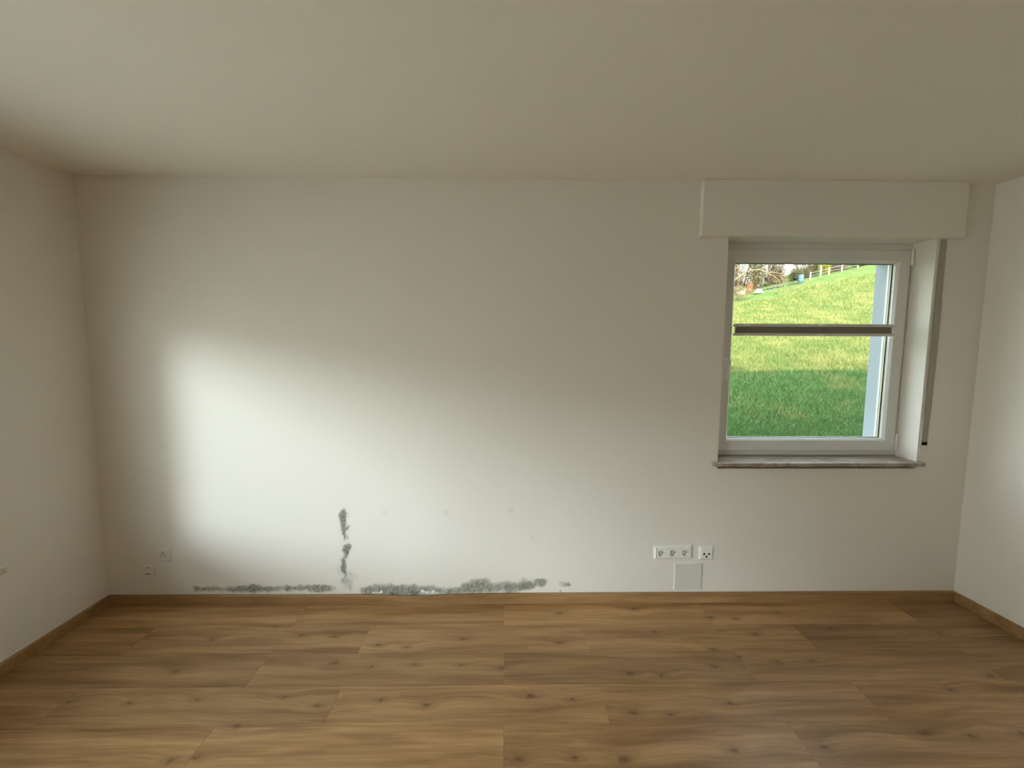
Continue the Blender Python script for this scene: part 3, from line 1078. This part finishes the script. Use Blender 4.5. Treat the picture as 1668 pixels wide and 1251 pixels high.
# woods closing the view beyond the slope, left to centre
WOODS = [(15.1, 25.9, 0.85, 0.6, 3.6, 0), (16.7, 25.8, 0.8, 0.6, 3.1, 1), (18.2, 25.9, 0.75, 0.6, 2.4, 0),
         (17.0, 28.4, 1.25, 0.9, 5.3, 0), (19.85, 26.0, 0.9, 0.6, 1.5, 1), (24.1, 31.5, 1.3, 0.9, 3.2, 0), (27.6, 30.2, 1.5, 0.9, 2.3, 1), (19.35, 28.6, 0.95, 0.9, 4.3, 1),
         (13.2, 26.2, 0.8, 0.6, 3.8, 0), (22.7, 26.3, 0.75, 0.5, 1.75, 0), (24.4, 26.6, 0.85, 0.5, 1.5, 1),
         (11.2, 26.4, 1.0, 0.7, 4.2, 1), (8.9, 26.3, 1.1, 0.7, 4.4, 0), (6.4, 26.4, 1.2, 0.7, 4.2, 1), (3.6, 26.6, 1.4, 0.8, 4.6, 0)]
WL = ['brown leafless thicket behind the white sack, left edge of the slope', 'olive bare thicket behind the rusty barrel and the stones', 'brown thicket just left of the blue barrel',
      'tall brown thicket farther back, above the rusty barrel', 'low olive thicket just right of the blue barrel', 'brown scrub on the skyline behind the yellow bush', 'low olive scrub on the skyline right of the yellow bush', 'tall olive thicket farther back, left of the white sky gap',
      'brown thicket at the window edge, left of all the others', 'low brown scrub just right of the yellow bush', 'low olive scrub at the top right of the slope',
      'olive thicket hidden by the window frame, next to the leftmost brown one', 'brown thicket hidden beside the window, second from the far end', 'olive thicket hidden beside the window, behind the bare tree', 'brown thicket hidden beside the window at the far end']
for k, (x, y, rx, ry, h, t) in enumerate(WOODS):
    bush('bare_thicket', x, y, rx, ry, h, int(6500 * min(1.0, 0.25 + rx * h / 4)), M['twig2'] if t else M['twig'], WL[k], 'bare thickets beyond the slope', seed=20 + k, leaf=0.05, boxy=True)
bush('yellow_bush', 20.75, 25.0, 0.5, 0.4, 1.15, 900, M['yellow'], 'yellow-green flowering bush on the skyline by the fence', seed=41, leaf=0.045)
bush('conifer', 20.9, 28.2, 0.5, 0.45, 3.0, 900, M['conifer'], 'small dark evergreen standing against the white sky', seed=42, leaf=0.05)
bush('bramble', 13.6, 22.0, 0.9, 0.6, 0.8, 900, M['straw'], 'pale dry bramble at the left foot of the slope', seed=43, leaf=0.04)
bush('bramble', 21.9, 25.1, 0.5, 0.35, 0.6, 900, M['twig'], 'small dry brown bramble by the fence right of the yellow bush', seed=44, leaf=0.04)

# blue barrel, rusty barrel, sacks


def barrel(name, x, y, r, h, mat, label):
    z = ground(x, y) - 0.02
    o = empty(name, (x, y, z))
    g = bmesh.new()
    add_lathe(g, [(r * 0.92, 0), (r * 0.97, 0.03), (r, h * 0.3), (r * 1.03, h * 0.33), (r, h * 0.36), (r, h * 0.64), (r * 1.03, h * 0.67), (r, h * 0.7), (r * 0.96, h * 0.95), (r * 0.9, h)], 20, (0, 0, 0), 'Z')
    obj('body', g, mat, o, True, 50)
    g = bmesh.new()
    add_lathe(g, [(r * 0.93, h + 0.0005), (r * 0.93, h + 0.03), (r * 0.8, h + 0.035)], 20, (0, 0, 0), 'Z')
    obj('lid', g, mat, o, True, 50)
    tag(o, label, 'barrel')


barrel('plastic_barrel', 18.45, 23.9, 0.16, 0.50, M['blue'], 'small blue plastic barrel on the slope beyond the window')
barrel('rusty_barrel', 15.35, 24.1, 0.2, 0.6, M['rust'], 'rusty brown barrel at the left edge of the slope')


def sack(x, y, r, mat, label, seed):
    z = ground(x, y)
    g = bmesh.new()
    bmesh.ops.create_icosphere(g, subdivisions=3, radius=1)
    for v in g.verts:
        n_ = 1 + 0.28 * noise.noise(v.co * 1.6 + Vector((seed, 0, 0)))
        v.co = Vector((v.co.x * r * 1.15 * n_, v.co.y * r * n_, max(-0.35, v.co.z) * r * 0.95 * n_))
    o = obj('sack', g, mat, None, True)
    o.location = (x, y, z + 0.3 * r)
    tag(o, label, 'sack')


sack(14.72, 23.9, 0.24, M['sack'], 'bright white sack lying left of the rusty barrel', 3)
sack(15.35, 23.1, 0.22, M['cream'], 'cream sack lying in front of the rusty barrel', 8)

# row of dark fieldstones
rnd = random.Random(9)
ORD = ['first', 'second', 'third', 'fourth', 'fifth', 'sixth', 'seventh', 'eighth', 'ninth', 'tenth', 'eleventh', 'twelfth', 'last']
for k in range(13):
    t = k / 12
    x, y = 15.8 + 2.45 * t + rnd.uniform(-0.02, 0.02), 23.9 + rnd.uniform(-0.1, 0.1)
    r = rnd.uniform(0.07, 0.105)
    g = bmesh.new()
    bmesh.ops.create_icosphere(g, subdivisions=2, radius=r)
    for v in g.verts:
        v.co *= 1 + 0.35 * noise.noise(v.co * (2.2 / r * 0.5) + Vector((k * 3.1, 0, 0)))
        v.co.z *= 0.9
    o = obj('fieldstone', g, M['rock'])
    o.location = (x, y, ground(x, y) + r * 0.3)
    o.rotation_euler = (0, 0, rnd.uniform(0, 6))
    tag(o, 'dark grey fieldstone, %s in the row running from the rusty to the blue barrel' % ORD[k], 'stone', 'row of fieldstones on the slope')

# wire fence
fe = empty('wire_fence', (20.0, 24.3, ground(20.0, 24.3)))
tag(fe, 'low wire fence on pale wooden posts climbing the slope', 'fence')
tops = []
fx = [(19.25, 24.2, 0.5), (19.97, 24.3, 0.75), (20.55, 24.35, 0.45), (21.4, 24.4, 0.6), (22.5, 24.5, 0.55)]
for x, y, h in fx:
    z = ground(x, y)
    g = bmesh.new()
    add_tube(g, [(x - 20.0, y - 24.3, z - 0.2 - fe.location.z), (x - 20.0 + 0.01, y - 24.3, z + h * 0.6 - fe.location.z), (x - 20.0, y - 24.3, z + h - fe.location.z)], [0.045, 0.042, 0.036], 8)
    obj('post', g, M['post'], fe)
    tops.append((x - 20.0, y - 24.3 - 0.045, z - fe.location.z))
for f in (0.22, 0.40):
    g = bmesh.new()
    add_tube(g, [(a, b, c + f) for a, b, c in tops], [0.008] * len(tops), 5)
    obj('wire', g, M['wire'], fe)

# bare tree left of the window with arching boughs reaching into view
tr = empty('bare_tree', (5.0, 9.3, ground(5.0, 9.3)))
tag(tr, 'bare tree whose arching branches reach in from the left', 'tree')
TO = tr.location.copy()


def rel(pts):
    return [Vector(p) - TO for p in pts]


def smooth_path(pts, n=4):
    out = []
    for i in range(len(pts) - 1):
        p0, p1, p2, p3 = pts[max(0, i - 1)], pts[i], pts[i + 1], pts[min(len(pts) - 1, i + 2)]
        for k in range(n):
            t = k / n
            out.append(0.5 * ((2 * p1) + (p2 - p0) * t + (2 * p0 - 5 * p1 + 4 * p2 - p3) * t * t + (3 * p1 - p0 - 3 * p2 + p3) * t ** 3))
    out.append(pts[-1])
    return out


def bough(pts, r0, r1, name='branch'):
    p = smooth_path(rel(pts))
    g = bmesh.new()
    add_tube(g, p, [r0 + (r1 - r0) * i / (len(p) - 1) for i in range(len(p))], 6)
    obj(name, g, M['bark'], tr, True)


gz = TO.z
bough([(5.0, 9.3, gz - 0.2), (5.05, 9.28, gz + 0.7), (5.0, 9.25, gz + 1.3), (4.85, 9.2, gz + 2.4), (4.9, 9.1, gz + 3.6)], 0.16, 0.06, 'trunk')
bough([(5.02, 9.26, gz + 1.0), (5.6, 9.15, 2.95), (6.07, 9.08, 3.23), (6.28, 9.0, 3.386), (6.47, 9, 3.533), (6.67, 9, 3.583), (6.885, 9, 3.585), (7.09, 9.02, 3.521), (7.29, 9.05, 3.523), (7.475, 9.05, 3.508), (7.62, 9.1, 3.60)], 0.030, 0.007)
bough([(6.885, 9, 3.58), (7.06, 8.95, 3.472), (7.2, 8.9, 3.392), (7.30, 8.88, 3.295), (7.345, 8.88, 3.165)], 0.014, 0.007)
bough([(7.476, 9.05, 3.50), (7.55, 9.1, 3.345), (7.92, 9.2, 3.10), (8.15, 9.25, 2.78)], 0.012, 0.005)
bough([(5.0, 9.25, gz + 1.4), (5.6, 9.2, 3.35), (6.05, 9.2, 3.58), (6.21, 9.2, 3.645), (6.46, 9.25, 3.711), (6.67, 9.3, 3.83)], 0.028, 0.008)
bough([(7.345, 8.88, 3.165), (7.51, 8.85, 3.02), (7.77, 8.85, 2.905)], 0.009, 0.004)
bough([(7.93, 9.2, 3.09), (8.25, 9.25, 3.268), (8.82, 9.3, 3.484), (9.32, 9.3, 3.57)], 0.009, 0.004)
bough([(8.82, 9.3, 3.484), (9.15, 9.35, 3.486), (9.48, 9.4, 3.635), (9.9, 9.4, 3.64)], 0.007, 0.004)
bough([(7.59, 9.1, 3.30), (7.45, 9.1, 2.95), (7.44, 9.1, 2.77), (7.49, 9.1, 2.53)], 0.008, 0.004)
random.seed(77)
g = bmesh.new()
for k in range(46):
    b = Vector((random.uniform(5.9, 7.6), random.uniform(8.9, 9.2), random.uniform(3.2, 3.6)))
    d = Vector((random.uniform(-0.3, 1), random.uniform(-0.4, 0.4), random.uniform(-0.6, 0.8))).normalized()
    l = random.uniform(0.15, 0.5)
    p1 = b + d * l * 0.5 + Vector((0, 0, random.uniform(-0.05, 0.05)))
    add_tube(g, rel([b, p1, b + d * l]), [0.006, 0.005, 0.002], 4)
o = obj('twigs', g, M['bark'], tr)
o['kind'] = 'stuff'

# pale scrap lying on the grass
g = bmesh.new()
rnd = random.Random(3)
n = 9
a_ = [g.verts.new((0.20 * rnd.uniform(0.5, 1) * math.cos(k * 6.283 / n), 0.10 * rnd.uniform(0.5, 1) * math.sin(k * 6.283 / n), rnd.uniform(0.02, 0.09))) for k in range(n)]
b_ = [g.verts.new((v.co.x * 0.95, v.co.y * 0.95, v.co.z - 0.012)) for v in a_]
g.faces.new(a_)
g.faces.new(b_[::-1])
for k in range(n):
    g.faces.new((a_[k], a_[(k + 1) % n], b_[(k + 1) % n], b_[k]))
o = obj('paper_scrap', g, M['sack'])
o.location = (8.75, 9.6, ground(8.75, 9.6))
tag(o, 'pale crumpled scrap lying on the sunlit grass', 'scrap')
